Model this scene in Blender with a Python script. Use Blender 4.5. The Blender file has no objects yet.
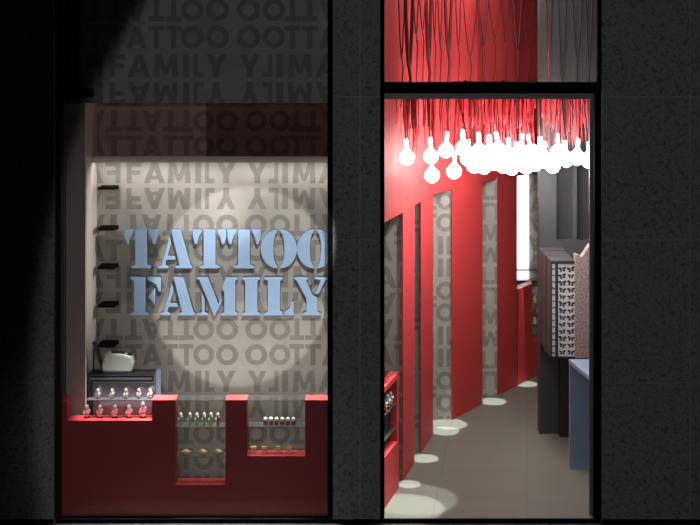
import bpy, bmesh, math, random
from mathutils import Vector, Matrix
random.seed(7)
PI = math.pi
C = bpy.context.scene.collection
EYE = 3.0; F = 1261.0; HY = 47.0; D0 = 8.0   # eye height, focal length in pixels, horizon row, facade distance
def P(px, py, d): return Vector(((px-350)/F*d, d, EYE+(HY-py)/F*d))
def PX(px, d): return (px-350)/F*d
def PZ(py, d): return EYE+(HY-py)/F*d
def DF(py): return EYE*F/(py-HY)      # distance of a floor point seen at row py
def s2l(c): return tuple(((x/255.0)/12.92 if x/255.0 <= .04045 else ((x/255.0+.055)/1.055)**2.4) for x in c)

# ------------------------------------------------------------------ materials
def mat(name, rgb, rough=.5, metal=0, emit=0, spec=.5, noise=0, nscale=20, bump=0, bscale=60, coat=0):
    m = bpy.data.materials.new(name); m.use_nodes = True
    nt = m.node_tree; b = nt.nodes['Principled BSDF']
    col = (*rgb, 1)
    b.inputs['Base Color'].default_value = col
    b.inputs['Roughness'].default_value = rough
    b.inputs['Metallic'].default_value = metal
    b.inputs['Specular IOR Level'].default_value = spec
    b.inputs['Coat Weight'].default_value = coat
    if emit:
        b.inputs['Emission Color'].default_value = col
        b.inputs['Emission Strength'].default_value = emit
    tc = nt.nodes.new('ShaderNodeTexCoord')
    if noise:
        n = nt.nodes.new('ShaderNodeTexNoise'); n.inputs['Scale'].default_value = nscale; n.inputs['Detail'].default_value = 6
        nt.links.new(tc.outputs['Object'], n.inputs['Vector'])
        r = nt.nodes.new('ShaderNodeValToRGB')
        r.color_ramp.elements[0].position = .3; r.color_ramp.elements[1].position = .7
        r.color_ramp.elements[0].color = (*[c*(1-noise) for c in rgb], 1)
        r.color_ramp.elements[1].color = (*[min(1, c*(1+noise)) for c in rgb], 1)
        nt.links.new(n.outputs['Fac'], r.inputs['Fac']); nt.links.new(r.outputs['Color'], b.inputs['Base Color'])
    if bump:
        n2 = nt.nodes.new('ShaderNodeTexNoise'); n2.inputs['Scale'].default_value = bscale; n2.inputs['Detail'].default_value = 8
        nt.links.new(tc.outputs['Object'], n2.inputs['Vector'])
        bp = nt.nodes.new('ShaderNodeBump'); bp.inputs['Strength'].default_value = bump; bp.inputs['Distance'].default_value = .01
        nt.links.new(n2.outputs['Fac'], bp.inputs['Height']); nt.links.new(bp.outputs['Normal'], b.inputs['Normal'])
    return m
def glass(name, tint=(1,1,1), refl=.06, rough=.02):
    m = bpy.data.materials.new(name); m.use_nodes = True; nt = m.node_tree
    for n in list(nt.nodes): nt.nodes.remove(n)
    o = nt.nodes.new('ShaderNodeOutputMaterial'); t = nt.nodes.new('ShaderNodeBsdfTransparent'); g = nt.nodes.new('ShaderNodeBsdfGlossy')
    t.inputs['Color'].default_value = (*tint, 1); g.inputs['Roughness'].default_value = rough
    x = nt.nodes.new('ShaderNodeMixShader'); x.inputs['Fac'].default_value = refl
    nt.links.new(t.outputs[0], x.inputs[1]); nt.links.new(g.outputs[0], x.inputs[2]); nt.links.new(x.outputs[0], o.inputs['Surface'])
    return m
M = {}
def stone_mat():
    m = mat('dark_stone', (.032,.032,.031), .75, bump=.5, bscale=45)
    nt = m.node_tree; b = nt.nodes['Principled BSDF']; tc = nt.nodes.new('ShaderNodeTexCoord')
    n = nt.nodes.new('ShaderNodeTexNoise'); n.inputs['Scale'].default_value = 38; n.inputs['Detail'].default_value = 9; n.inputs['Distortion'].default_value = 1.2
    r = nt.nodes.new('ShaderNodeValToRGB'); e = r.color_ramp.elements
    e[0].position = .34; e[0].color = (.10,.095,.085,1); e[1].position = .50; e[1].color = (.215,.215,.215,1)
    nt.links.new(tc.outputs['Object'], n.inputs['Vector']); nt.links.new(n.outputs['Fac'], r.inputs['Fac']); nt.links.new(r.outputs['Color'], b.inputs['Base Color'])
    return m
M['stone'] = stone_mat()
M['grout'] = mat('grout', (.36,.36,.37), .8)
M['black'] = mat('black_metal', (.003,.003,.003), .8, spec=.08)
M['frame'] = mat('dark_frame', (.022,.013,.013), .7, spec=.15)
M['frame_grey'] = mat('grey_frame', (.17,.17,.175), .5, metal=.1)
M['chrome'] = mat('chrome', (.75,.75,.75), .25, metal=1)
M['red'] = mat('red_lacquer', (.62,.056,.060), .55, spec=.3)
M['redshade'] = mat('red_board_shaded', (.33,.046,.050), .6, spec=.3)  # darker copy of the red, for the unlit counter front
M['paper'] = mat('grey_wallpaper', (.40,.378,.345), .85, noise=.10, nscale=5, bump=.15, bscale=200)
M['letters'] = mat('wallpaper_print', (.245,.232,.212), .85, noise=.10, nscale=40)
M['plain'] = mat('plain_wall', (.42,.38,.34), .85)
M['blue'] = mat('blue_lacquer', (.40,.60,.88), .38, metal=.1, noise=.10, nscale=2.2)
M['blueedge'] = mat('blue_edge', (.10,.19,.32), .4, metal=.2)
M['desk'] = mat('blue_desk', (.24,.35,.50), .5, noise=.05, nscale=3)
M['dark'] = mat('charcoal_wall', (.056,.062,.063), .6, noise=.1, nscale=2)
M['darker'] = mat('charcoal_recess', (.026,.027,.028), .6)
M['column'] = mat('taupe_column', (.38,.32,.30), .9)
M['shelfblack'] = mat('shelf_black', (.004,.004,.004), .9, spec=.05)
M['granular'] = mat('granular_plaster', (.34,.28,.265), .9, noise=.45, nscale=70, bump=.8, bscale=60)
M['white'] = mat('white_card', (.78,.78,.77), .6)
M['ink'] = mat('black_ink', (.02,.02,.02), .6)
M['bulb'] = mat('bulb_white', (1,.97,.94), .3, emit=31)
M['bulbdim'] = mat('bulb_white_soft', (1,.97,.94), .3, emit=6)
M['socket'] = mat('socket_white', (.8,.78,.76), .3, emit=2.2)
M['cord'] = mat('red_cord', (.55,.02,.03), .5)
M['cord2'] = mat('maroon_cord', (.10,.006,.008), .5)
M['strand'] = mat('bright_red_strand', (.9,.05,.07), .4)
M['steel'] = mat('white_steel', (.62,.58,.54), .35)
M['machine'] = mat('pale_grey_plastic', (.30,.33,.29), .5)
M['screen'] = mat('dark_screen', (.015,.015,.017), .25)
M['deskblack'] = mat('black_desk', (.012,.012,.013), .35)
M['edgegrey'] = mat('grey_edge', (.14,.14,.15), .3, metal=.5)
M['ceram'] = mat('white_ceramic', (.85,.83,.82), .3)
M['green'] = mat('green_paint', (.25,.5,.12), .4)
M['skin'] = mat('cream_paint', (.85,.62,.5), .5)
M['redpaint'] = mat('red_paint', (.6,.03,.04), .4)
M['yellow'] = mat('yellow_paint', (.85,.6,.12), .4)
M['cream'] = mat('cream_card', (.85,.8,.55), .6)
M['maroon'] = mat('maroon_base', (.2,.03,.04), .4)
M['lit'] = mat('lit_white', (.95,.97,1), .5, emit=2.2)
M['glass'] = glass('clear_glass', (.98,.98,.98), .03)
M['shelfglass'] = glass('shelf_glass', (.72,.74,.74), .22, .35)
M['topglass'] = glass('counter_glass', (.80,.82,.81), .2, .3)
M['shadeL'] = glass('shade_tint_light', (.90,.80,.79), .01)  # pane tints standing in for shade on the wall above the ledge
M['shadeR'] = glass('shade_tint_dark', (.66,.54,.54), .01)
M['purpleglass'] = glass('violet_glass', (.66,.60,.65), .28, .45)
M['pave'] = mat('pavement', (.03,.03,.03), .8, noise=.3, nscale=30)
M['led'] = mat('led_white', (1,.93,.84), .5, emit=9)

def floor_mat():
    m = mat('floor_tile', (.19,.195,.168), .45); nt = m.node_tree; b = nt.nodes['Principled BSDF']
    tc = nt.nodes.new('ShaderNodeTexCoord'); mp = nt.nodes.new('ShaderNodeMapping'); mp.inputs['Rotation'].default_value[2] = math.radians(8)
    br = nt.nodes.new('ShaderNodeTexBrick'); br.offset = 0; br.inputs['Scale'].default_value = 1
    br.inputs['Brick Width'].default_value = .6; br.inputs['Row Height'].default_value = .6; br.inputs['Mortar Size'].default_value = .006
    br.inputs['Color1'].default_value = (.188,.206,.178,1); br.inputs['Color2'].default_value = (.178,.195,.168,1); br.inputs['Mortar'].default_value = (.156,.170,.148,1)
    nt.links.new(tc.outputs['Object'], mp.inputs[0]); nt.links.new(mp.outputs[0], br.inputs['Vector']); nt.links.new(br.outputs['Color'], b.inputs['Base Color'])
    return m
M['floor'] = floor_mat()

# ------------------------------------------------------------------ mesh helpers
def bm_box(bm, lo, hi, mi=0):
    x0,y0,z0 = lo; x1,y1,z1 = hi
    v = [bm.verts.new(p) for p in ((x0,y0,z0),(x1,y0,z0),(x1,y1,z0),(x0,y1,z0),(x0,y0,z1),(x1,y0,z1),(x1,y1,z1),(x0,y1,z1))]
    for f in ((0,3,2,1),(4,5,6,7),(0,1,5,4),(1,2,6,5),(2,3,7,6),(3,0,4,7)):
        fa = bm.faces.new([v[i] for i in f]); fa.material_index = mi
def bm_prism(bm, pts, vec, mi=0, mside=None):
    """closed prism from 3-D polygon pts extruded by vec"""
    vec = Vector(vec)
    a = [bm.verts.new(p) for p in pts]; b = [bm.verts.new(Vector(p)+vec) for p in pts]
    n = len(pts)
    f1 = bm.faces.new(a); f2 = bm.faces.new(b[::-1]); f1.material_index = mi; f2.material_index = mi
    for i in range(n):
        f = bm.faces.new([a[(i+1)%n], a[i], b[i], b[(i+1)%n]]); f.material_index = mi if mside is None else mside
def bm_tube(bm, pts, r, seg=6, mi=0, radii=None):
    pts = [Vector(p) for p in pts]; rings = []
    for i, p in enumerate(pts):
        t = (pts[min(i+1, len(pts)-1)]-pts[max(i-1, 0)]).normalized()
        a = t.cross(Vector((0,1,0)));
        if a.length < .1: a = t.cross(Vector((1,0,0)))
        a.normalize(); b = t.cross(a).normalized(); rr = radii[i] if radii else r
        rings.append([bm.verts.new(p+a*math.cos(k*2*PI/seg)*rr+b*math.sin(k*2*PI/seg)*rr) for k in range(seg)])
    for i in range(len(rings)-1):
        for k in range(seg):
            f = bm.faces.new((rings[i][k], rings[i][(k+1)%seg], rings[i+1][(k+1)%seg], rings[i+1][k])); f.smooth = True; f.material_index = mi
    bm.faces.new(rings[0][::-1]).material_index = mi; bm.faces.new(rings[-1]).material_index = mi
def bm_lathe(bm, prof, seg=16, o=(0,0,0), mi=0):
    o = Vector(o); rings = []
    for r, z in prof:
        rings.append([bm.verts.new(o+Vector((r*math.cos(k*2*PI/seg), r*math.sin(k*2*PI/seg), z))) for k in range(seg)])
    for i in range(len(rings)-1):
        for k in range(seg):
            f = bm.faces.new((rings[i][k], rings[i][(k+1)%seg], rings[i+1][(k+1)%seg], rings[i+1][k])); f.smooth = True; f.material_index = mi
    bm.faces.new(rings[0][::-1]).material_index = mi; bm.faces.new(rings[-1]).material_index = mi
def obj(name, bm, mats, parent=None, bevel=0, loc=None):
    bmesh.ops.recalc_face_normals(bm, faces=bm.faces)
    me = bpy.data.meshes.new(name); bm.to_mesh(me); bm.free()
    o = bpy.data.objects.new(name, me); C.objects.link(o)
    if not isinstance(mats, (list, tuple)): mats = [mats]
    for m in mats: me.materials.append(m)
    if parent: o.parent = parent
    if loc is not None: o.location = loc
    if bevel:
        b = o.modifiers.new('bevel', 'BEVEL'); b.width = bevel; b.segments = 2; b.limit_method = 'ANGLE'
    return o
def box(name, lo, hi, m, parent=None, bevel=0):
    bm = bmesh.new(); bm_box(bm, lo, hi); return obj(name, bm, m, parent, bevel)
def tag(o, label, cat, group=None, kind=None):
    o['label'] = label; o['category'] = cat
    if group: o['group'] = group
    if kind: o['kind'] = kind
    return o
def thing(name, label, cat, loc=(0,0,0), rz=0, group=None):
    o = bpy.data.objects.new(name, None); o.empty_display_size = .1; C.objects.link(o)
    o.location = loc; o.rotation_euler = (0,0,rz); return tag(o, label, cat, group)
def struct(o, label=None, cat=None):
    o['kind'] = 'structure'
    if label: o['label'] = label
    if cat: o['category'] = cat
    return o
def copy_tree(o, parent=None):
    c = o.copy(); C.objects.link(c)
    if parent: c.parent = parent
    for ch in [k for k in bpy.data.objects if k.parent == o]: copy_tree(ch, c)
    return c

# ------------------------------------------------------------------ wallpaper
# bold sans letters in unit boxes (x 0..1, z 0..1)
def ring_polys():
    out = []; n = 24
    for k in range(n):
        a, b = k*2*PI/n, (k+1)*2*PI/n
        o1 = (.5+.5*math.cos(a), .5+.5*math.sin(a)); o2 = (.5+.5*math.cos(b), .5+.5*math.sin(b))
        i1 = (.5+.26*math.cos(a), .5+.27*math.sin(a)); i2 = (.5+.26*math.cos(b), .5+.27*math.sin(b))
        out.append([o1, o2, i2, i1])
    return out
SANS = {
 'T': [[(0,1),(0,.78),(1,.78),(1,1)], [(.33,.78),(.33,0),(.67,0),(.67,.78)]],
 'A': [[(0,0),(.27,0),(.63,1),(.37,1)], [(.73,0),(1,0),(.63,1),(.37,1)], [(.25,.18),(.75,.18),(.70,.36),(.30,.36)]],
 'O': ring_polys(),
 'F': [[(0,0),(.33,0),(.33,1),(0,1)], [(.33,.78),(1,.78),(1,1),(.33,1)], [(.33,.40),(.92,.40),(.92,.61),(.33,.61)]],
 'M': [[(0,0),(.24,0),(.27,1),(.06,1)], [(.06,1),(.32,1),(.58,.12),(.42,.12)], [(.94,1),(.68,1),(.42,.12),(.58,.12)], [(1,0),(.76,0),(.73,1),(.94,1)]],
 'I': [[(0,0),(1,0),(1,1),(0,1)]],
 'L': [[(0,0),(.4,0),(.4,1),(0,1)], [(.4,0),(1,0),(1,.22),(.4,.22)]],
 'Y': [[(0,1),(.30,1),(.66,.38),(.34,.38)], [(1,1),(.70,1),(.34,.38),(.66,.38)], [(.34,0),(.66,0),(.66,.42),(.34,.42)]],
}
WB = 8.77                      # back wall distance
U = WB/F
# (letter, left distance from mirror axis, right distance) in wall pixels, read leftwards of the axis
ROW_T = [('T',117,99.5),('A',99.5,80),('T',79,63.5),('T',62.5,48),('O',48.5,27.5),('O',25.5,3.5)]
ROW_F = [('F',115,100),('A',98,76.5),('M',74,51),('I',46.5,40.5),('L',36.5,27),('Y',25,6)]
def bm_wallpaper(bm, x0, x1, z0, z1, ax, az, mi=1):
    """letters in the local plane y=0, mirrored tiling, clipped to the rectangle"""
    W2 = 118*U; PER = 104.3*U
    k0 = int(math.floor((x0-ax)/(2*W2)))-1; k1 = int(math.ceil((x1-ax)/(2*W2)))+1
    r0 = int(math.floor((z0-az)/PER))-1; r1 = int(math.ceil((z1-az)/PER))+1
    t = bmesh.new()
    for k in range(k0, k1+1):
        for sx in (-1, 1):
            for r in range(r0, r1+1):
                for sz in (1, -1):
                    # az is an axis between two TATTOO rows (T below it, flipped T above it)
                    for row, top in ((ROW_T, 2.0), (ROW_F, 28.6)):
                        for ch, a, b in row:
                            for qi, poly in enumerate(SANS[ch]):
                                off = -.0004*(qi % 24 if ch != 'O' else 0)
                                pts = []
                                for (u, w) in poly:
                                    dx = (a+(b-a)*u)*U; dz = (top+21.3*(1-w))*U
                                    X = ax + 2*k*W2 + sx*dx*1.0
                                    Z = az + r*PER - sz*dz
                                    pts.append((X, Z))
                                if max(p[0] for p in pts) < x0 or min(p[0] for p in pts) > x1 or max(p[1] for p in pts) < z0 or min(p[1] for p in pts) > z1: continue
                                t.faces.new([t.verts.new((p[0], off, p[1])) for p in pts])
    for co, no in (((x0,0,0),(-1,0,0)), ((x1,0,0),(1,0,0)), ((0,0,z0),(0,0,-1)), ((0,0,z1),(0,0,1))):
        bmesh.ops.bisect_plane(t, geom=t.verts[:]+t.edges[:]+t.faces[:], plane_co=co, plane_no=no, clear_outer=True)
    vm = {v: bm.verts.new(v.co) for v in t.verts}
    for f in t.faces:
        try: nf = bm.faces.new([vm[v] for v in f.verts]); nf.material_index = mi
        except ValueError: pass
    t.free()
AX = PX(241.7, WB); AZ = PZ(133.4, WB)
def paper_wall(name, x0, x1, z0, z1, d, ax=AX, az=AZ, thick=.06):
    bm = bmesh.new()
    bm_wallpaper(bm, x0, x1, z0, z1, ax, az)
    for v in bm.verts: v.co.y -= .0012
    me_faces = list(bm.faces)
    bm_box(bm, (x0, 0, z0), (x1, thick, z1), 0)
    for v in bm.verts: v.co.y += d
    me = bpy.data.meshes.new(name)
    for f in bm.faces:
        if f.material_index == 1:
            f.normal_update()
            if f.normal.y > 0: f.normal_flip()
    bm.to_mesh(me); bm.free()
    o = bpy.data.objects.new(name, me); C.objects.link(o)
    me.materials.append(M['paper']); me.materials.append(M['letters'])
    return struct(o)

# ------------------------------------------------------------------ shell
ZT = 3.9
XC = PX(97, WB)
struct(box('trim_3', (-2.6, 8.0, -.1), (2.8, 8.018, .004), M['black']))
struct(box('floor', (-2.6, 8.018, -.1), (2.8, 12.6, 0), M['floor']))
struct(box('pavement', (-5, -1, -.12), (5, 7.99, -.02), M['pave']))
struct(box('ceiling', (-2.6, 8.1, ZT), (2.8, 12.6, ZT+.1), M['plain']))
paper_wall('wall_back', XC, .16, 0, ZT, WB)
paper_wall('wall_bulkhead', -1.95, .06, PZ(103, 8.16), ZT, 8.16, ax=PX(233, 8.16), az=PZ(23.5, 8.16))
struct(box('wall_left', (XC-.06, 8.24, 0), (XC, WB+.06, PZ(103,8.16)-.001), M['plain']))
struct(box('wall_middle', (.10, 8.12, 0), (.15, WB, ZT), M['plain']))
paper_wall('wall_far', .6, 2.8, 0, ZT, 11.95, ax=PX(601, 11.95), az=AZ+.1)
struct(box('wall_right', (2.8, 8.1, 0), (2.86, 12.0, ZT), M['dark']))

# facade tiles
def tiled(name, x0, x1, jx, jz, z1=4.2, y0=8.0, y1=8.10):
    bm = bmesh.new(); g = .0022
    bm_box(bm, (x0, y0+.004, -.02), (x1, y1, z1), 1)
    xs = [x0]+sorted(j for j in jx if x0 < j < x1)+[x1]; zs = [-.02]+sorted(jz)+[z1]
    for i in range(len(xs)-1):
        for k in range(len(zs)-1):
            bm_box(bm, (xs[i]+(g if i else 0), y0, zs[k]+g), (xs[i+1]-(g if i < len(xs)-2 else 0), y0+.0035, zs[k+1]-g), 0)
    # returns in stone
    bm_box(bm, (x0-.001, y0+.0005, -.02), (x0, y1, z1), 0); bm_box(bm, (x1, y0+.0005, -.02), (x1+.001, y1, z1), 0)
    return struct(obj(name, bm, [M['stone'], M['grout']]))
JZ = [PZ(y, D0) for y in (383, 240, 97, -46)]
tiled('wall_front_left', -3.6, PX(54, D0), [PX(29, D0), PX(-60, D0)], JZ)
tiled('wall_front_middle', PX(333, D0), PX(380, D0), [PX(360, D0)], JZ)
tiled('wall_front_right', PX(602, D0), 3.6, [PX(690, D0), PX(790, D0)], JZ)
struct(box('wall_front_top', (-3.6, 8.0, 3.45), (3.6, 8.09, 4.2), M['stone']))
struct(box('wall_end_left', (-2.6, 8.1, 0), (-2.54, 12.0, ZT), M['dark']))
struct(box('trim_1', (PX(54,D0)+.001, 7.992, -.02), (PX(55.3,D0), 8.0, PZ(30,D0)), M['chrome']))
struct(box('trim_2', (PX(601,D0), 7.993, -.02), (PX(602,D0)-.001, 8.0, PZ(90,D0)), M['chrome']))

# ------------------------------------------------------------------ shop window
win = bpy.data.objects.new('window_1', None); C.objects.link(win); win['kind'] = 'structure'
def frame(name, a, b, c, e, d0, d1, m, parent):
    return box(name, (PX(a, d0), d0, PZ(e, d0)), (PX(b, d0), d1, PZ(c, d0)), m, parent)
frame('window_frame', 55.3, 61, -40, 524, 8.03, 8.06, M['frame'], win)
frame('window_frame', 327.5, 333.5, -40, 524, 8.03, 8.06, M['black'], win)
frame('window_frame', 61, 327.5, 517.6, 519.5, 8.03, 8.043, M['black'], win)
frame('window_frame', 61, 92, 88, 97, 8.04, 8.09, M['frame'], win)
frame('window_frame', 61.5, 64, 97, 516, 8.07, 8.09, M['edgegrey'], win)
box('glass_pane', (PX(61,8.05), 8.045, PZ(516,8.05)), (PX(327.5,8.05), 8.049, 3.42), M['glass'], win)
# end face of the side wall, seen as a taupe column
struct(box('wall_column', (PX(66,8.2), 8.2, 0), (PX(85.3,8.2), 8.24, PZ(103,8.2)), M['column']))
struct(box('wall_column_upper', (PX(65,8.1), 8.1, PZ(103,8.1)), (PX(79,8.1), 8.13, 3.8), M['frame']))
struct(box('wall_column_side', (PX(61,8.4), 8.4, 0), (PX(61,8.4)+.06, 8.44, 2.4), M['plain']))

def rel(o, p):
    o.parent = p; o.location = o.location - p.location; return o
# light ledge around the sign wall, lamp strip under it
zl = PZ(157, WB)
t = thing('light_ledge', 'pale thin ledge running across the wall above the blue sign', 'ledge', (PX(206,WB), WB, zl))
rel(box('ledge_board', (XC, WB-.17, zl-.012), (.10, WB-.002, zl+.008), M['steel']), t)
rel(box('ledge_lip', (XC, WB-.176, zl-.020), (.10, WB-.17, zl+.008), M['steel']), t)
# tinted panes added to put shade on the upper wall band, darker right
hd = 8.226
t = thing('shade_panes', 'two reddish tinted panes added for the shade above the lit sign wall', 'shade panel', (PX(206,hd), hd, PZ(157,hd)))
rel(box('shade_pane', (XC+.001, hd-.003, PZ(156.5,hd)), (PX(206,hd)-.0005, hd+.003, PZ(99,hd)), M['shadeL']), t)
rel(box('shade_pane', (PX(206,hd)+.0005, hd-.003, PZ(156.5,hd)), (.09, hd+.003, PZ(99,hd)), M['shadeR']), t)

# ------------------------------------------------------------------ stencil sign letters
def halfO(s):
    pts = []; n = 14
    for i in range(n+1):
        a = PI/2+i*PI/n
        pts.append((.5+.5*math.cos(a)*1.0-.035, .5+.5*math.sin(a)))
    for i in range(n+1):
        a = 3*PI/2-i*PI/n
        pts.append((.5+.12*math.cos(a)*.85-.035-.02, .5+.41*math.sin(a)))
    if s > 0: pts = [(1-x, y) for x, y in pts][::-1]
    return pts
STEN = {
 'T': [[(.20,0),(.80,0),(.80,.06),(.68,.10),(.68,1),(.32,1),(.32,.10),(.20,.06)],
       [(0,1),(.27,1),(.27,.93),(.22,.86),(.17,.76),(.14,.62),(.06,.62),(.03,.72),(0,.80)],
       [(1,1),(.73,1),(.73,.93),(.78,.86),(.83,.76),(.86,.62),(.94,.62),(.97,.72),(1,.80)]],
 'A': [[(.37,1),(.66,1),(.95,.09),(1,.06),(1,0),(.50,0),(.50,.06),(.62,.09)],
       [(0,0),(.31,0),(.31,.06),(.21,.09),(.25,.22),(.52,.22),(.485,.33),(.285,.33),(.385,.64),(.34,.86),(.10,.09),(0,.06)]],
 'O': [halfO(-1), halfO(1)],
 'F': [[(0,0),(.62,0),(.62,.06),(.50,.10),(.50,1),(0,1),(0,.94),(.12,.90),(.12,.10),(0,.06)],
       [(.56,1),(1,1),(1,.62),(.92,.62),(.84,.80),(.56,.92)], [(.58,.50),(.82,.73),(.80,.26)]],
 'M': [[(0,1),(.27,1),(.54,.26),(.45,0),(.41,0),(.05,.93),(0,.94)],
       [(.02,0),(.27,0),(.27,.06),(.19,.09),(.19,.44),(.11,.62),(.11,.09),(.02,.06)],
       [(.48,.02),(.60,.36),(.60,.60),(.52,.30)],
       [(.58,0),(1,0),(1,.06),(.94,.09),(.94,.91),(1,.94),(1,1),(.70,1),(.60,.70),(.66,.60),(.66,.09),(.58,.06)]],
 'I': [[(0,0),(1,0),(1,.06),(.84,.10),(.84,.90),(1,.94),(1,1),(0,1),(0,.94),(.16,.90),(.16,.10),(0,.06)]],
 'L': [[(0,0),(.62,0),(.62,.10),(.54,.12),(.54,.90),(.64,.94),(.64,1),(0,1),(0,.94),(.12,.90),(.12,.10),(0,.06)],
       [(.68,0),(1,0),(1,.38),(.93,.38),(.85,.20),(.68,.10)]],
 'Y': [[(0,1),(.42,1),(.42,.94),(.36,.91),(.56,.52),(.70,.47),(.70,.10),(.80,.06),(.80,0),(.24,0),(.24,.06),(.36,.10),(.36,.44),(.07,.91),(0,.94)],
       [(.60,1),(1,1),(1,.94),(.92,.91),(.73,.56),(.61,.56),(.78,.91),(.60,.94)]],
}
sd = 8.66
def sign_letter(ch, xa, xb, ya, yb, label):
    bm = bmesh.new()
    X0, X1 = PX(xa, sd), PX(xb, sd); Z0, Z1 = PZ(yb, sd), PZ(ya, sd); cx = (X0+X1)/2
    for poly in STEN[ch]:
        pts = [(X0+(X1-X0)*u-cx, 0, (Z1-Z0)*w) for u, w in poly]
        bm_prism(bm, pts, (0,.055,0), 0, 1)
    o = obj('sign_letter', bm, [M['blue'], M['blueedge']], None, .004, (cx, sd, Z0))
    for f_ in (.3,.7):
        bm = bmesh.new(); xo = (X1-X0)*.3 if ch == 'O' else ((X1-X0)*.12 if ch in 'AM' else 0)
        bm_tube(bm, [(xo,.05,(Z1-Z0)*f_),(xo,.108,(Z1-Z0)*f_)], .006); obj('mounting_pin', bm, M['edgegrey'], o)
    return tag(o, label, 'letter', 'raised blue sign letters')
for a in [('T',124.5,157.2,'first T of the blue raised word TATTOO on the wall'),
          ('A',158,192.2,'the A of the blue raised word TATTOO on the wall'),
          ('T',192.5,226.3,'middle T of the blue raised word TATTOO, just after its A'),
          ('T',226.9,261,'third T of the blue raised word TATTOO, just before the two Os'),
          ('O',261.8,296,'first O of the blue raised word TATTOO, beside the third T'),
          ('O',298,333,'last O of the blue raised word TATTOO, partly behind the stone pier')]:
    sign_letter(a[0], a[1], a[2], 229.5, 268.5, a[3])
for a in [('F',130,161,'blue raised stencil letter F starting the word FAMILY'),
          ('A',160,195.5,'the A of the blue raised word FAMILY, between F and M'),
          ('M',197,238,'blue raised stencil letter M in the word FAMILY'),
          ('I',242,260.5,'blue raised stencil letter I in the word FAMILY'),
          ('L',264,294,'blue raised stencil letter L in the word FAMILY'),
          ('Y',294,328,'blue raised stencil letter Y ending the word FAMILY')]:
    sign_letter(a[0], a[1], a[2], 277, 315.5, a[3])

# ------------------------------------------------------------------ small black shelves
for i, (y, w) in enumerate(((186,'topmost'),(226,'second from the top'),(264,'middle one of five'),(302,'fourth from the top'),(341,'lowest, just above the pale machine'))):
    z = PZ(y-1, WB)
    bm = bmesh.new(); bm_box(bm, (PX(102,WB), -.158, -.014), (PX(119,WB), 0, 0)); bm_box(bm, (PX(102,WB), -.012, -.028), (PX(119,WB), 0, -.014))
    o = obj('wall_shelf', bm, M['shelfblack'], None, .002, (0, WB-.002, z))
    tag(o, 'small black floating shelf in the wall corner, '+w, 'shelf', 'small black shelves left of the sign')

# ------------------------------------------------------------------ red window counter
cd = 8.053; ct = .116; FD = cd+.06
def X_(p): return PX(p, cd)
def Z_(p): return PZ(p, cd)
ztop = Z_(400.5)
root = thing('window_counter', 'red window counter with three display notches across the shop window', 'counter', ((X_(60)+X_(328))/2, cd, 0))
outline = [(56,None,0),(56,'top',0)]
def cpoly(pts):
    return [(X_(a), cd, (ztop if b == 't' else (0 if b == 'f' else Z_(b)))) for a, b in pts]
bm = bmesh.new()
# solid pieces side by side, forming one comb shaped body
for a, b, top in ((56,67,'t'),(67,152,421),(152,175.5,'t'),(175.5,225.5,485),(225.5,247,'t'),(247,305,456.5),(305,327.5,'t')):
    z1 = ztop if top == 't' else Z_(top)
    bm_box(bm, (X_(a), cd, 0.0), (X_(b), cd+ct, z1))
bmesh.ops.remove_doubles(bm, verts=bm.verts, dist=.0001)
rel(obj('body', bm, M['redshade']), root)
# brighter red tops, as lit from above; body is the shaded red
for a, b, top in ((56,67,'t'),(152,175.5,'t'),(225.5,247,'t'),(305,327.5,'t'),(67,152,421),(175.5,225.5,485),(247,305,456.5)):
    z1 = ztop if top == 't' else Z_(top)
    rel(box('top_board', (X_(a), cd-.003, z1), (X_(b), cd+ct, z1+.004), M['red']), root)
# toe kick
rel(box('plinth', (X_(56), cd-.006, 0), (X_(327.5), cd, .006), M['deskblack']), root)
for a, b in ((175.5,225.5),(247,305)):
    rel(box('glass_top', (X_(a), cd+.004, ztop-.004), (X_(b), cd+ct, ztop+.003), M['topglass']), root)
zs1 = Z_(427.5); zs2 = Z_(457.5); zs3 = Z_(427)
rel(box('glass_shelf', (X_(175.5), cd+.01, zs1-.004), (X_(225.5), cd+ct, zs1), M['shelfglass']), root)
rel(box('glass_shelf', (X_(175.5), cd+.01, zs2-.004), (X_(225.5), cd+ct, zs2), M['shelfglass']), root)
rel(box('glass_shelf', (X_(247), cd+.01, zs3-.004), (X_(305), cd+ct, zs3), M['shelfglass']), root)
zs4 = Z_(402)
rel(box('glass_shelf', (X_(85), cd+.05, zs4-.005), (X_(152), cd+ct-.005, zs4), M['purpleglass']), root)
rel(box('glass_back', (X_(85)+.03, cd+ct-.004, Z_(421)+.004), (X_(152)-.001, cd+ct, Z_(387)), M['purpleglass']), root)

# ------------------------------------------------------------------ little figures on the counter
def fig_white(label, group):
    t = thing('figurine', label, 'figurine', (0,0,0), 0, group)
    bm = bmesh.new()
    bm_lathe(bm, [(.004,.006),(.015,.010),(.017,.03),(.012,.045),(.009,.055),(.012,.064),(.013,.072),(.008,.080),(.003,.084)], 12)
    bm_tube(bm, [(-.010,0,.052),(-.021,-.006,.034),(-.013,-.014,.024)], .0035, 6)
    bm_tube(bm, [(.010,0,.052),(.022,-.004,.040),(.017,-.010,.058)], .0035, 6)
    obj('body', bm, M['ceram'], t)
    bm = bmesh.new(); bm_lathe(bm, [(.0185,.022),(.0188,.026),(.0182,.030)], 12)
    bm_tube(bm, [(-.006,-.013,.012),(.006,-.016,.034),(-.004,-.012,.044)], .002, 5)
    obj('painted_band', bm, M['redpaint'], t)
    bm = bmesh.new(); bm_lathe(bm, [(.019,0),(.019,.005),(.014,.007)], 12); obj('base', bm, M['ink'], t)
    return t
names5 = ['leftmost','second from the left','middle','second from the right','rightmost']
f0 = None
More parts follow.
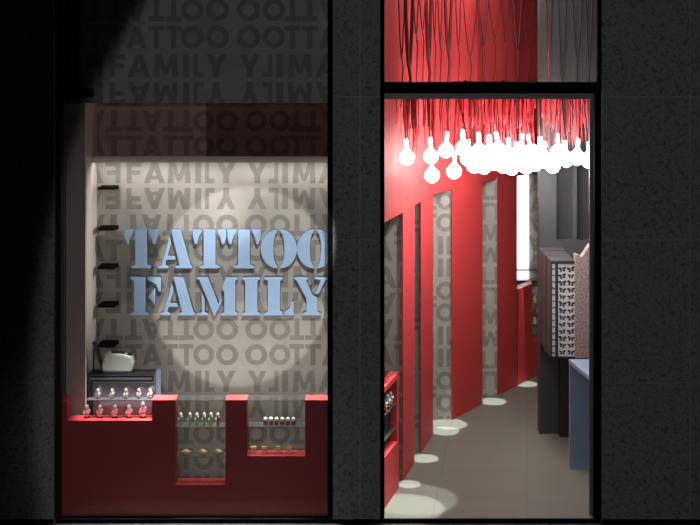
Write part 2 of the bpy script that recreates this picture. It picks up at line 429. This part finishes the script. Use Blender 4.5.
for i, px in enumerate((87,100,115,129,143)):
    if f0 is None: f0 = o = fig_white('', 'white figurines in the front row')
    else: o = copy_tree(f0)
    o.location = (PX(px, FD), FD, Z_(421)+.0045)
    if i == 4: o.scale = (1.1,1.1,1.25)
    o['label'] = 'white and red figurine on the red notch floor, '+names5[i]+' of five'
for i, px in enumerate((98,112,126,139,150)):  # smaller copies stand in for the figurines' reflections in the glass
    o = copy_tree(f0); o.location = (PX(px, cd+.09), cd+.09, zs4+.0005); o.scale = (.72,.72,.72)
    o['label'] = 'white figurine copy standing in for a reflection at the violet glass shelf, '+names5[i]+' of five'; o['group'] = 'figurine reflections at the glass shelf'
def fig_green(red=False):
    t = thing('figurine', '', 'figurine', (0,0,0), 0, 'painted figurines on the upper glass shelf')
    bm = bmesh.new(); bm_lathe(bm, [(.006,0),(.009,.004),(.006,.02),(.010,.036),(.008,.05),(.004,.056)], 10)
    obj('body', bm, M['redpaint'] if red else M['green'], t)
    bm = bmesh.new(); bm_lathe(bm, [(.003,.053),(.0095,.058),(.0105,.066),(.007,.075),(.002,.078)], 10); obj('head', bm, M['skin'], t)
    bm = bmesh.new(); bm_tube(bm, [(-.007,0,.046),(-.015,-.006,.038),(-.011,-.011,.028)], .003, 5); bm_tube(bm, [(.007,0,.046),(.012,-.006,.052),(.006,-.011,.058)], .003, 5)
    obj('arm', bm, M['ceram'], t)
    return t
g0 = fig_green(); labs = ['leftmost','second from the left','third from the left','fourth from the left','fifth, beside the red one']
for i, px in enumerate((181,190,197,204.5,211)):
    o = g0 if i == 0 else copy_tree(g0)
    o.location = (PX(px, FD), FD, zs1); o.rotation_euler.z = random.uniform(-.4,.4)
    o['label'] = 'green and cream figurine on the upper glass shelf, '+labs[i]
g1 = fig_green(True); g1.location = (PX(218, FD), FD, zs1); g1['label'] = 'red bodied figurine at the right end of the upper glass shelf'
def boat():
    t = thing('yellow_ornament', '', 'ornament', (0,0,0), 0, 'yellow ornaments on the lower glass shelf')
    bm = bmesh.new()
    bm_lathe(bm, [(.010,0),(.014,.004),(.018,.012),(.026,.018),(.028,.022),(.020,.024),(.004,.022)], 14)
    for v in bm.verts: v.co.x *= 1.0+.3*v.co.z/.02; v.co.y *= .6
    obj('bowl', bm, M['yellow'], t)
    bm = bmesh.new(); bm_lathe(bm, [(.018,.023),(.019,.027),(.013,.032),(.003,.034)], 12)
    for v in bm.verts: v.co.y *= .6
    obj('lid', bm, M['cream'], t)
    return t
b0 = boat()
for i, (px, l) in enumerate(((186,'left one'),(202.5,'middle one'),(218,'right one'))):
    o = b0 if i == 0 else copy_tree(b0); o.location = (PX(px, FD), FD, zs2)
    o['label'] = 'yellow boat shaped ornament on the lower glass shelf, '+l+' of three'
def globe():
    t = thing('eyeball_ornament', '', 'ornament', (0,0,0), 0, 'white balls on maroon bases')
    bm = bmesh.new(); bm_lathe(bm, [(.015,0),(.016,.006),(.011,.016),(.010,.022)], 12); obj('base', bm, M['maroon'], t)
    bm = bmesh.new(); bmesh.ops.create_uvsphere(bm, u_segments=14, v_segments=10, radius=.0135, matrix=Matrix.Translation((0,0,.033)))
    for f in bm.faces: f.smooth = True
    obj('ball', bm, M['ceram'], t)
    bm = bmesh.new(); bmesh.ops.create_uvsphere(bm, u_segments=10, v_segments=8, radius=.006, matrix=Matrix.Translation((0,-.0095,.035))); obj('iris', bm, M['green'], t)
    return t
b0 = globe(); l6 = ['leftmost','second from the left','third from the left','third from the right','second from the right','rightmost']
for i in range(6):
    o = b0 if i == 0 else copy_tree(b0); o.location = (PX(265.5+5.6*i, FD), FD, zs3)
    o['label'] = 'white ball with green dot on maroon base, '+l6[i]+' of six'
def cube_():
    t = thing('gift_box', '', 'box', (0,0,0), 0, 'cream boxes on the red notch floor')
    obj('carton', (lambda b: (bm_box(b, (-.017,-.013,.006), (.017,.013,.034)), b)[1])(bmesh.new()), M['cream'], t, .002)
    obj('base', (lambda b: (bm_box(b, (-.013,-.011,0), (.013,.011,.007)), b)[1])(bmesh.new()), M['yellow'], t)
    obj('lid', (lambda b: (bm_box(b, (-.018,-.014,.034), (.018,.014,.040)), b)[1])(bmesh.new()), M['yellow'], t, .001)
    obj('emblem', (lambda b: (bm_box(b, (-.006,-.0145,.016), (.006,-.013,.026)), b)[1])(bmesh.new()), M['green'], t)
    return t
b0 = cube_()
for i, (px, l) in enumerate(((253.5,'leftmost'),(264.5,'second from the left'),(278,'second from the right'),(289,'rightmost'))):
    o = b0 if i == 0 else copy_tree(b0); o.location = (PX(px, FD), FD, Z_(456.5)+.0045); o.rotation_euler.z = (.2,-.1,.15,.05)[i]
    o['label'] = 'small cream box with yellow lid and foot, '+l+' of the four'
bm = bmesh.new(); bm_lathe(bm, [(.004,0),(.007,.003),(.005,.008),(.001,.010)], 10)
tag(obj('white_pebble', bm, M['ceram'], None, 0, (PX(204,FD), FD, Z_(485)+.0045)), 'tiny white pebble alone on the floor of the middle notch', 'ornament')

# ------------------------------------------------------------------ desk with machine behind counter
t = thing('reception_desk', 'black desk with blue side panel behind the left end of the red counter', 'desk', (PX(120,8.4), 8.4, 0))
k0 = 8.38; k1 = 8.49
dz = PZ(373.5, k0)
rel(box('desk_top', (PX(88,k0), k0, dz-.014), (PX(154,k0), k1, dz), M['deskblack'], None, .002), t)
rel(box('edge_strip', (PX(88,k0)+.01, k0-.004, dz-.040), (PX(154,k0)-.015, k0+.002, dz-.028), M['edgegrey']), t)
rel(box('cabinet', (PX(88,k0)+.004, k0+.003, 0), (PX(154,k0)-.004, k1, dz-.014), M['screen']), t)
rel(box('side_panel', (PX(153,k1), k1+.002, 0), (PX(160.5,k1), k1+.03, dz+.002), M['desk']), t)
mt = thing('desktop_machine', 'pale grey rounded desktop machine standing on the black desk', 'machine', (PX(119,8.435), 8.435, dz))
bm = bmesh.new()
prof = [(-.100,0),(-.108,.05),(-.095,.115),(-.06,.128),(.04,.122),(.092,.105),(.105,.06),(.092,0)]
bm_prism(bm, [(x,-.045,z) for x, z in prof], (0,.095,0))
obj('housing', bm, M['machine'], mt, .012)
bm = bmesh.new(); bm_prism(bm, [(x,-.02,z) for x, z in [(-.05,.124),(.04,.120),(.04,.127),(-.05,.133)]], (0,.05,0)); obj('paper_slot', bm, M['screen'], mt, .002)
obj('button', (lambda b: (bm_box(b, (.055,-.02,.108), (.085,.02,.121)), b)[1])(bmesh.new()), M['screen'], mt, .002)
mo = thing('monitor', 'thin dark monitor seen edge on, leaning beside the pale machine', 'monitor', (PX(98.5,8.42), 8.42, dz))
bm = bmesh.new(); bm_prism(bm, [(.022,-.03,.009),(.036,-.03,.009),(-.022,-.03,.195),(-.040,-.03,.200)], (0,.075,0)); obj('panel', bm, M['screen'], mo, .003)
bm = bmesh.new(); bm_prism(bm, [(.027,-.034,.014),(.031,-.034,.014),(-.028,-.034,.192),(-.034,-.034,.193)], (0,.005,0)); obj('bezel', bm, M['edgegrey'], mo)
bm = bmesh.new(); bm_tube(bm, [(-.040,.03,.0),(-.040,.03,.185)], .005, 8); bm_box(bm, (-.046,-.03,0), (.03,.05,.008)); obj('stand', bm, M['screen'], mo)

# ------------------------------------------------------------------ door surround (black)
dr = bpy.data.objects.new('door_1', None); C.objects.link(dr); dr['kind'] = 'structure'
def fr(name, a, b, c, e, d0, d1, m): return frame(name, a, b, c, e, d0, d1, m, dr)
fr('door_frame', 378.5, 384.5, 93, 524, 8.02, 8.07, M['black'])
fr('door_frame', 378.5, 384.5, -40, 82, 8.015, 8.07, M['black'])
fr('door_frame', 594.5, 601, 93, 524, 8.02, 8.07, M['black'])
fr('door_frame', 597.5, 603, -40, 82, 8.015, 8.07, M['black'])
fr('door_frame', 378.5, 601, 82, 93, 8.02, 8.07, M['black'])
fr('inner_frame', 383.5, 592, 92, 99, 8.08, 8.10, M['frame_grey'])
fr('inner_frame', 589.5, 594, 99, 516, 8.08, 8.10, M['frame_grey'])
box('transom_glass', (PX(384,8.04), 8.04, PZ(82,8.04)), (PX(598,8.04), 8.044, 3.42), M['glass'], dr)

# ------------------------------------------------------------------ curved red partition with openings
HO = 1.857
nodes = [(.152,7.95+.18,HO,'F')]
for px, py, k in ((383,510,'L'),(403,481,'F'),(414.5,463,'L'),(421,453,'F'),(433,434.5,'L'),(452,420,'F'),(482.5,404,'L'),(496.6,396,'F'),(517,386,'L'),(541.5,372.5,'E')):
    nodes.append((PX(px, DF(py)), DF(py), HO, k))
bm = bmesh.new()
def offs(i):
    a = Vector(nodes[max(i-1,0)][:2]); b = Vector(nodes[min(i+1,len(nodes)-1)][:2]); t = (b-a).normalized()
    return Vector((-t.y, t.x))*.007
for i in range(len(nodes)-1):
    n0, n1 = nodes[i], nodes[i+1]; o0, o1 = offs(i), offs(i+1)
    z0a = 0 if n0[3] == 'F' else n0[2]; z0b = 0 if n0[3] == 'F' else n1[2]
    q = [(n0[0],n0[1],z0a),(n1[0],n1[1],z0b),(n1[0],n1[1],ZT),(n0[0],n0[1],ZT)]
    r = [(n0[0]+o0.x,n0[1]+o0.y,z0a),(n1[0]+o1.x,n1[1]+o1.y,z0b),(n1[0]+o1.x,n1[1]+o1.y,ZT),(n0[0]+o0.x,n0[1]+o0.y,ZT)]
    a = [bm.verts.new(p) for p in q]; b = [bm.verts.new(p) for p in r]
    for f in ((a[0],a[1],a[2],a[3]),(b[3],b[2],b[1],b[0]),(a[1],a[0],b[0],b[1])): bm.faces.new(f)
    if z0a == 0:
        for k in (0, 1):
            c1 = bm.verts.new((q[k][0],q[k][1],HO)); c2 = bm.verts.new((r[k][0],r[k][1],HO)); bm.faces.new((a[k],c1,c2,b[k]))
struct(obj('wall_curved', bm, M['red']))
# printed panels set back in the openings
for xa, xb, dd, axp in ((.152, PX(403.5,8.76), 8.76, 473),(PX(405,9.35), PX(421.5,9.35), 9.35, 488),(PX(424,10.16), PX(452.7,10.16), 10.16, 478),(PX(474,10.84), PX(497,10.84), 10.84, 541)):
    paper_wall('wall_niche', xa, xb, 0, HO+.03, dd, ax=PX(axp,dd), az=AZ, thick=.03)

# red display cabinet just inside the door, along the curved wall
A = Vector((PX(381.5,8.13)+.004,8.13)); B = Vector((PX(398.3,8.58)+.004,8.58)); tv = (B-A).normalized(); nv = Vector((-tv.y, tv.x))
L = (B-A).length
rt = thing('display_cabinet', 'low red display cabinet with glass shelves just inside the doorway', 'cabinet', (A.x, A.y, 0), math.atan2(tv.y, tv.x))
# local: x along face, y away from corridor (left), z up
bm = bmesh.new(); D = .06
for lo, hi in (((0,0,0),(L,D,.33)), ((0,0,.752),(L,D,.79)), ((L-.05,0,.33),(L,D,.752)), ((0,0,.33),(.03,D,.752)), ((.03,D-.008,.33),(L-.05,D,.752))): bm_box(bm, lo, hi)
bmesh.ops.remove_doubles(bm, verts=bm.verts, dist=.0001)
obj('body', bm, M['red'], rt)
obj('back_panel', (lambda b: (bm_box(b, (.031,D-.012,.332), (L-.051,D-.0085,.75)), b)[1])(bmesh.new()), M['darker'], rt)
for z in (.60,.435): obj('glass_shelf', (lambda b: (bm_box(b, (.03,.002,z-.005), (L-.05,D-.013,z)), b)[1])(bmesh.new()), M['shelfglass'], rt)
rm = Matrix.Rotation(math.atan2(tv.y, tv.x), 4, 'Z')
for i, lx in enumerate((.17,.25,.33)):
    o = copy_tree(f0); p = rm @ Vector((lx,.026,0)); o.location = (A.x+p.x, A.y+p.y, .60); o['group'] = 'figurines in the red cabinet'
    o['label'] = 'small white figurine in the red cabinet by the door, '+('nearest','middle one','farthest')[i]+' of three'; o.scale = (1,1,1.1)

# ------------------------------------------------------------------ far end of the corridor
struct(box('window_2', (PX(517,11.9), 11.915, PZ(279,11.9)), (PX(529,11.9), 11.945, PZ(176,11.9)), M['lit']))
t = thing('low_red_counter', 'low red block counter at the far end of the corridor', 'counter', (PX(517.5,DF(386)), DF(386), 0))
a = Vector((PX(517.5,DF(385.5)), DF(385.5))); b = Vector((PX(532,DF(378)), DF(378))); n_ = Vector((.02,.18))
def slab(name, p, q, z0, z1, m):
    bm = bmesh.new(); bm_prism(bm, [(v.x,v.y,z0) for v in (p,q,q+n_,p+n_)], (0,0,z1-z0)); return rel(obj(name, bm, m), t)
slab('body', a, b, 0, .84, M['red']); slab('worktop', a+Vector((-.006,-.008)), b, .84, .853, M['redpaint'])
b2 = Vector((PX(540.8,DF(374.5)), DF(374.5)))
slab('side_unit', b, b2, 0, .33, M['red'])
for z in (.80, .90):
    o = box('glass_shelf', (PX(517,11.85), 11.83, z), (PX(541,11.85), 11.94, z+.010), M['edgegrey']); tag(o, 'thin horizontal shelf on the far wall, '+('lower' if z < .85 else 'upper')+' of two', 'shelf', 'thin far shelves')
RD = b2.y-.02
for k in range(4):
    for j in range(2):
        bm = bmesh.new(); h = .066
        bm_lathe(bm, [(.012,0),(.014,.004),(.014,h*.6),(.006,h*.8),(.006,h)], 10)
        px = 534.6+j*3.6; z = .3405+k*.098
        o = obj('bottle', bm, M[['green','ceram','redpaint','yellow','green'][(k+j*2)%5]], None, 0, (PX(px,RD+.1), RD+.1, z+.0065))
        tag(o, 'tiny coloured bottle in the narrow far rack, '+('left' if j == 0 else 'right')+' column, '+('bottom','second','third','top')[k]+' row', 'bottle', 'bottles in the far rack')
rk = thing('bottle_rack', 'narrow grey rack of coloured bottles behind the low red counter', 'rack', (PX(536,RD+.1), RD+.1, .331))
for k in range(4): rel(box('rack_shelf', (PX(532.6,RD+.1), RD+.07, .340+k*.098), (PX(540.5,RD+.1), RD+.13, .346+k*.098), M['edgegrey']), rk)
rel(box('post', (PX(540.5,RD+.1), RD+.07, .331), (PX(541.5,RD+.1), RD+.13, .74), M['edgegrey']), rk)

# ------------------------------------------------------------------ dark right wall and display
wd = 9.78
bm = bmesh.new()
def rect(bm, a, b, c, e, d0, d1, mi=0): bm_box(bm, (PX(a,d0), d0, PZ(e,d0)), (PX(b,d0), d1, PZ(c,d0)), mi)
X0 = PX(541, wd)
# wall with two sunk bays
bm_box(bm, (X0, wd, 0), (2.8, wd+.1, PZ(240,wd)))
bm_box(bm, (X0, wd, PZ(240,wd)), (PX(556.5,wd), wd+.1, ZT))
bm_box(bm, (PX(573,wd), wd, PZ(240,wd)), (PX(577,wd), wd+.1, ZT))
bm_box(bm, (PX(556.5,wd), wd, PZ(95,wd)), (PX(573,wd), wd+.1, ZT)); bm_box(bm, (PX(577,wd), wd, PZ(95,wd)), (2.8, wd+.1, ZT))
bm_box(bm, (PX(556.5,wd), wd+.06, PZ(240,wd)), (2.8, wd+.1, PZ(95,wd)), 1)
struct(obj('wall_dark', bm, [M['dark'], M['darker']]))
# slim lighter post edge
struct(box('trim_4', (X0-.012, wd-.01, 0), (X0+.0, wd+.1, ZT), M['dark']))
# granular plaster panel; its slanted top follows a shade edge, built as shape
pd = 9.20
bm = bmesh.new()
bm_prism(bm, [P(575.5,358,pd),P(606,358,pd),P(606,232,pd),P(589,246,pd),P(582,257,pd),P(575.5,254,pd)], (0,.08,0))
struct(obj('wall_plaster', bm, M['granular']))

# butterfly display
def butterfly(bm, cx, cz, s, y, mi, rot=0):
    out = []
    for sx in (-1,1):
        for (w, h, ox, oz, ang) in ((.82,.50,.46,.24,.5),(.52,.42,.34,-.26,-.55)):
            pts = []
            for k in range(10):
                a = k*2*PI/10; u = w*.5*math.cos(a)+0; v = h*.5*math.sin(a)
                X = ox+u*math.cos(ang)-v*math.sin(ang); Z = oz+u*math.sin(ang)+v*math.cos(ang)
                X *= sx; xr = X*math.cos(rot)-Z*math.sin(rot); zr = X*math.sin(rot)+Z*math.cos(rot)
                pts.append((cx+xr*s, y, cz+zr*s))
            if sx < 0: pts = pts[::-1]
            f = bm.faces.new([bm.verts.new(p) for p in pts]); f.material_index = mi
    f = bm.faces.new([bm.verts.new((cx+a*s, y, cz+b*s)) for a, b in ((-.06,-.4),(.06,-.4),(.05,.38),(-.05,.38))]); f.material_index = mi
fd = 9.23; XL = PX(551, fd); ft = PZ(261, fd); fb = PZ(358.5, fd)
bt = thing('flash_display', 'grey boxed wall display of black butterfly designs above the blue desk', 'display', (PX(560,fd), fd, fb))
XR = PX(575.4, fd)
rel(box('case', (XL, fd+.02, fb), (XR, wd-.001, ft), M['dark'], None, .003), bt)
bm = bmesh.new(); bm_box(bm, (XL-.012, wd-.10, fb-.01), (XR, wd-.001, ft+.015)); rel(obj('outer_moulding', bm, M['dark'], None, .003), bt)
bm = bmesh.new(); bm_box(bm, (XL-.008, fd+.20, fb-.006), (XR, fd+.26, ft+.008)); rel(obj('middle_moulding', bm, M['dark'], None, .003), bt)
bm = bmesh.new(); bm_box(bm, (XL, fd, ft-.022), (XR, fd+.02, ft)); bm_box(bm, (XL, fd, fb), (XL+.008, fd+.02, ft-.022)); bm_box(bm, (XL, fd, fb), (XR, fd+.02, fb+.014))
bm_box(bm, (PX(555.4,fd), fd, fb+.014), (PX(558.2,fd), fd+.02, ft-.022))
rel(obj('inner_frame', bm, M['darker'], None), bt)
rb = random.Random(5)
def sheet(a, b, cols, rows, s):
    bm = bmesh.new(); yy = fd+.008
    rect(bm, a, b, 263.5, 357.5, yy, yy+.006, 0)
    for r in range(rows):
        for c in range(cols):
            px = a+(b-a)*(c+.5)/cols; py = 266+(356-266)*(r+.5)/rows
            butterfly(bm, PX(px, yy), PZ(py, yy), s*rb.uniform(1.0,1.3), yy-.0012, 1, rb.uniform(-.25,.25))
    return rel(obj('design_sheet', bm, [M['white'], M['ink']]), bt)
sheet(558.2, 575.2, 2, 13, .029); sheet(552, 555.2, 1, 14, .013)

# pillar foot of dark wall is the wall itself; darker niche beside it
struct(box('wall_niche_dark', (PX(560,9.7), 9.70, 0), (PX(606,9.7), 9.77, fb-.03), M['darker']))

# blue desk
t = thing('blue_desk', 'blue grey desk with solid end panel at the right of the doorway', 'desk', (1.75, 8.9, 0))
zt = .775
pts = [(PX(568.5,8.99),8.99),(PX(588.5,8.53),8.53),(1.66,8.16),(2.3,8.16),(2.3,8.99)]
bm = bmesh.new(); bm_prism(bm, [(x,y,zt-.032) for x,y in pts], (0,0,.032)); rel(obj('desk_top', bm, M['desk'], None, .002), t)
rel(box('end_panel', (PX(569.5,8.967), 8.955, 0), (2.28, 8.985, zt-.032), M['desk']), t)
rel(box('end_panel', (1.75, 8.18, 0), (2.28, 8.21, zt-.032), M['desk']), t)

# ------------------------------------------------------------------ hanging bulbs
ZC = 2.72
prof = [(.011,.085),(.012,.060),(.016,.050),(.030,.036),(.045,.018),(.050,0),(.047,-.018),(.036,-.036),(.020,-.048),(.006,-.053)]
lp = thing('pendant_bulb', '', 'lamp', (0,0,0), 0, 'white pendant bulbs on red cords')
bm = bmesh.new(); bm_lathe(bm, prof[::-1], 14); bulb_o = obj('bulb', bm, M['bulb'], lp); bulb_o.material_slots[0].link = 'OBJECT'; bulb_o.material_slots[0].material = M['bulb']
bm = bmesh.new(); bm_lathe(bm, [(.0125,.080),(.0145,.084),(.0145,.118),(.006,.124)], 12); sock_o = obj('socket', bm, M['socket'], lp)
bulbs = [(407,157,8.45),(431,156,8.6),(432,175,8.65),(446,150,8.9),(454,171,8.6),(463,148,9.0),(468,158,9.3),(474,165,8.6),(479,151,9.4),(484,166,9.1),
 (489,153,8.7),(494,162,9.8),(499,150,9.2),(503,165,8.8),(508,156,9.9),(512,167,9.0),(517,160,9.6),(521,152,8.6),(526,166,9.5),(530,153,8.9),
 (535,163,9.3),(540,155,8.6),(545,160,9.1),(553,165,8.7),(558,152,9.2),(566,159,8.8),(577,157,8.6),(588.5,160,8.5)]
words = {0:'leftmost, alone near the door jamb',1:'upper one of the left stacked pair',2:'lower of the stacked pair on the left',3:'fourth from the left, tilted',4:'lowest hanging one left of the dense cluster',27:'rightmost, cut by the door jamb',26:'second from the right',25:'third from the right'}
cordmats = [M['cord'], M['cord2']]
for i, (px, py, dd) in enumerate(bulbs):
    r = lp if i == 0 else copy_tree(lp)
    p = P(px, py, dd); r.location = p
    r.scale = (dd/8.2,)*3
    r.rotation_euler = (random.uniform(-.1,.1), random.uniform(-.25,.25) if i in (3,7,12,20) else random.uniform(-.06,.06), 0)
    w = words.get(i, 'in the dense glowing cluster, number %d counted from its left' % (i-4))
    if i in words: r['label'] = 'white pendant bulb on a cord, '+words[i]
    else:
        prev = sorted([b for b in bulbs[5:25]], key=lambda b: b[0]).index((px,py,dd))
        ordn = ['first','second','third','fourth','fifth','sixth','seventh','eighth','ninth','tenth','eleventh','twelfth','thirteenth','fourteenth','fifteenth','sixteenth','seventeenth','eighteenth','nineteenth','last'][prev]
        r['label'] = 'glowing bulb in the dense cluster, '+ordn+' from the left, '+('hanging low' if py > 160 else 'hanging high')
    for ch in [q for q in bpy.data.objects if q.parent == r and q.name.startswith('bulb')]: ch.material_slots[0].material = M['bulbdim'] if i < 5 else M['bulb']
    # cord for this bulb
    bm = bmesh.new(); top = (ZC-p.z)/(dd/8.2)
    pts = [(0,0,.12),(random.uniform(-.004,.004),0,.2),(random.uniform(-.006,.006),0,top*.7),(0,0,top)]
    bm_tube(bm, pts, .0045, 6); c = obj('cord', bm, cordmats[i%2], r)

# fringe of red cords around the bulbs (uncountable tangle of strands)
bm = bmesh.new()
rs = random.Random(11)
for k in range(340):
    u = rs.random()
    px = 386+206*u
    if px < 470 and rs.random() < .45:
        px = rs.choice((407,431,446,463,414))+rs.gauss(0,3.0)
    if px > 592 or px < 386: continue
    dd = rs.uniform(8.35, 9.6) if px > 440 else rs.uniform(8.35, 8.7)
    yb = {0:131}.get(0)+rs.gauss(0,12)
    if px < 400: yb = rs.uniform(104,128)
    yb = min(max(yb,104),158)
    if px > 560: yb = min(yb, 146)
    X = PX(px,dd); z0 = PZ(yb,dd); r = rs.uniform(.0015,.0042)
    n = 5; pts = []; w = rs.uniform(.001,.006)
    for q in range(n+1):
        f_ = q/n; pts.append((X+rs.uniform(-w,w), dd+rs.uniform(-w,w), z0+(ZC-z0)*f_))
    bm_tube(bm, pts, r, 5, rs.choice((0,0,0,1,1)))
tag(obj('cord_fringe', bm, [M['strand'], M['cord2']]), 'tangled fringe of thin red and maroon cords hanging over the bulbs', 'cords', None, 'stuff')
# grid the cords hang from
t = thing('ceiling_grid', 'black rod grid carrying the bulb cords behind the door head', 'grid', (1.0, 9.0, ZC))
for yy in (8.4,8.65,8.9,9.15,9.4,9.65,9.9):
    bm = bmesh.new(); bm_tube(bm, [(.31+max(0,(yy-8.3))*.30,yy,ZC+.006),(1.46 if yy < 9.7 else 1.4,yy,ZC+.006)], .005); rel(obj('rod', bm, M['black']), t)
for xx in (.9,1.2,1.42):
    bm = bmesh.new(); bm_tube(bm, [(xx,8.38,ZC+.016),(xx,9.92,ZC+.016)], .005); rel(obj('cross_rod', bm, M['black']), t)
for xx in (.9,1.42):
    bm = bmesh.new(); bm_tube(bm, [(xx,9.0,ZC+.016),(xx,9.0,ZT)], .002); rel(obj('hanger_wire', bm, M['cord']), t)

# swags high on the curved wall; thick ones stand in for shadow bands
def wall_pt(s):
    segs = []; tot = 0
    for i in range(1, len(nodes)-1):
        a = Vector(nodes[i][:2]); b = Vector(nodes[i+1][:2]); l = (b-a).length; segs.append((a,b,l)); tot += l
    q = s*tot
    for a, b, l in segs:
        if q <= l or (a,b,l) == segs[-1]:
            tt = (b-a).normalized(); return a+tt*q+Vector((tt.y,-tt.x))*.07
        q -= l
rs = random.Random(4)
rs = random.Random(9)
M['shadowcord'] = mat('shadow_band_red', (.13,.010,.012), .6)  # dark red for the shadow bands modelled as thick cords
ordw = ['first','second','third','fourth','fifth','sixth','seventh','eighth','ninth','tenth','eleventh','twelfth','thirteenth','fourteenth','fifteenth','last']
for k in range(16):
    c = .03+.94*(k+.5)/16; wdt = rs.uniform(.025,.055); zb = rs.uniform(2.83,3.12); thick = k % 3 == 1
    bm = bmesh.new(); pts = []
    for q in range(21):
        f_ = q/20; p = wall_pt(min(.99,max(.005,c+wdt*(2*f_-1)))) 
        h = abs(2*f_-1)**rs.uniform(1.68,1.72)*(ZT-zb)
        pts.append((p.x, p.y, zb+h))
    bm_tube(bm, pts, .013 if thick else .0045, 6)
    p = wall_pt(c); bm_tube(bm, [(p.x,p.y,zb),(p.x+.01,p.y,zb-.08),(p.x-.004,p.y,2.60)], .011 if thick else .0045, 6)
    tag(obj('cord_shade_loop', bm, M['shadowcord'] if thick else M['cord2']), ('shadow band modelled as a thick deep red' if thick else 'thin maroon')+' cord looped on the red wall above the door, '+ordw[k]+' from the left', 'cord', 'draped cords above the doorway')
for k, (px, w_) in enumerate(((549,5),(562,6),(577,8),(589,5))):  # dark loops stand in for shadow streaks on the charcoal wall
    bm = bmesh.new(); pts = []; dd = 9.74; zb = (2.95,2.75,2.9,2.85)[k]
    for q in range(17):
        f_ = q/16; pts.append((PX(px+w_*(2*f_-1), dd), dd, zb+abs(2*f_-1)**1.6*(ZT-zb)))
    bm_tube(bm, pts, .008, 6); bm_tube(bm, [(PX(px,dd),dd,zb),(PX(px-.5,dd),dd,2.6)], .007, 6)
    tag(obj('cord_shade_loop', bm, M['darker']), 'dark grey shadow streak modelled as a loop on the charcoal wall above the door, '+ordw[k]+' from its left', 'cord', 'shadow streaks on the dark wall')

# ------------------------------------------------------------------ lights
def spot(name, loc, target, power, angle, blend=.1, size=.01, col=(1,1,1)):
    l = bpy.data.lights.new(name, 'SPOT'); l.energy = power; l.spot_size = angle; l.spot_blend = blend; l.shadow_soft_size = size; l.color = col
    o = bpy.data.objects.new(name, l); C.objects.link(o); o.location = loc
    o.rotation_euler = (Vector(target)-Vector(loc)).to_track_quat('-Z','Y').to_euler(); return o
def area(name, loc, target, power, sx, sy, col=(1,1,1)):
    l = bpy.data.lights.new(name, 'AREA'); l.energy = power; l.shape = 'RECTANGLE'; l.size = sx; l.size_y = sy; l.color = col
    o = bpy.data.objects.new(name, l); C.objects.link(o); o.location = loc
    o.rotation_euler = (Vector(target)-Vector(loc)).to_track_quat('-Z','Y').to_euler(); return o
def point(name, loc, power, size=.02, col=(1,1,1)):
    l = bpy.data.lights.new(name, 'POINT'); l.energy = power; l.shadow_soft_size = size; l.color = col
    o = bpy.data.objects.new(name, l); C.objects.link(o); o.location = loc; return o
# lamp strip under the ledge and unseen fill added behind the counter
WARM = (1,.955,.90)
area('ledge_light', ((XC+.1)/2, WB-.13, zl-.024), ((XC+.1)/2, WB-.10, zl-1.2), 5, 1.8, .05, WARM)
area('wall_fill', ((XC+.1)/2, 8.27, .60), ((XC+.1)/2, WB, 1.75), 4.4, 1.7, .03, WARM)
# round spot on the sign, from the street side
spot('sign_spot', (.1, 3.0, 4.3), P(243, 282, WB), 1150, 2*math.atan(.64/6.55), .12, .01, (1,.965,.91))
# unseen wide spot by the camera, filling facade and bulkhead
spot('street_fill', (-.1, -.5, 3.4), P(700, 350, 8.5), 225, 2*math.radians(27.4), .06, .03, (1,1,1))
spot('front_fill', (-1.0, 2.0, 3.0), P(135, 250, 8.2), 13, 2*math.atan(.11), 1, .05)  # unseen fill added to brighten the taupe column
spot('front_fill', (-1.0, 3.0, 2.0), P(185, 460, 8.1), 60, 2*math.atan(.26), 1, .05)  # unseen fill added to brighten the counter front
for xx in (-1.42,-1.1,-.75,-.4): spot('counter_light', (xx, 8.16, 2.5), (xx, 8.13, .68), 520, .42, .7, .02, (1,.97,.95))
area('bulkhead_fill', (-.85, 8.45, 3.6), (-.85, 8.5, 2.2), 2.5, 1.6, .05, WARM)  # unseen strip added to lift the dark band above the ledge
area('corridor_fill', (1.15, 9.6, 3.86), (1.15, 9.61, 0), 24, .5, 2.0, (1,.99,.95))  # unseen ceiling fill, added to light floor and walls more evenly
spot('niche_fill', (.80, 8.22, 2.62), (.30, 8.76, 1.35), 45, .62, 1, .03, (1,.98,.94))  # unseen spot added to brighten the first niche panel
spot('shelf_spot', (.0, 8.30, 2.17), (-1.66, 8.72, 1.60), 95, .75, .9, .015, WARM)
# bulb glow and niche downlights
for (px, py, hp, pw) in ((409,484,12,1),(425,458.5,14,1),(449,424,19,1),(445,431,15,1),(493,401.5,14,1),(526,384,12,1),(413,499,47,.36),(405,508,42,.75)):
    dd = DF(py); X = PX(px, dd); z = 1.83; hw = hp*dd/F
    spot('niche_downlight', (X, dd, z), (X, dd+.001, 0), pw*290, 2*math.atan(hw/z), .15 if hp < 30 else .25, .005, (1,.98,.9))

# world
w = bpy.data.worlds.new('World'); bpy.context.scene.world = w; w.use_nodes = True
w.node_tree.nodes['Background'].inputs[0].default_value = (.02,.02,.022,1); w.node_tree.nodes['Background'].inputs[1].default_value = .25
# camera
cam = bpy.data.cameras.new('camera'); cam.sensor_width = 36; cam.lens = F*36/700; cam.shift_y = -(262.5-HY)/700; co = bpy.data.objects.new('camera', cam); C.objects.link(co)
co.location = (0,0,EYE); co.rotation_euler = (PI/2,0,0); cam.clip_start = .05
s = bpy.context.scene; s.camera = co
s.view_settings.view_transform = 'Standard'; s.view_settings.look = 'None'; s.view_settings.gamma = 1; s.view_settings.exposure = 0; s.view_settings.use_curve_mapping = False
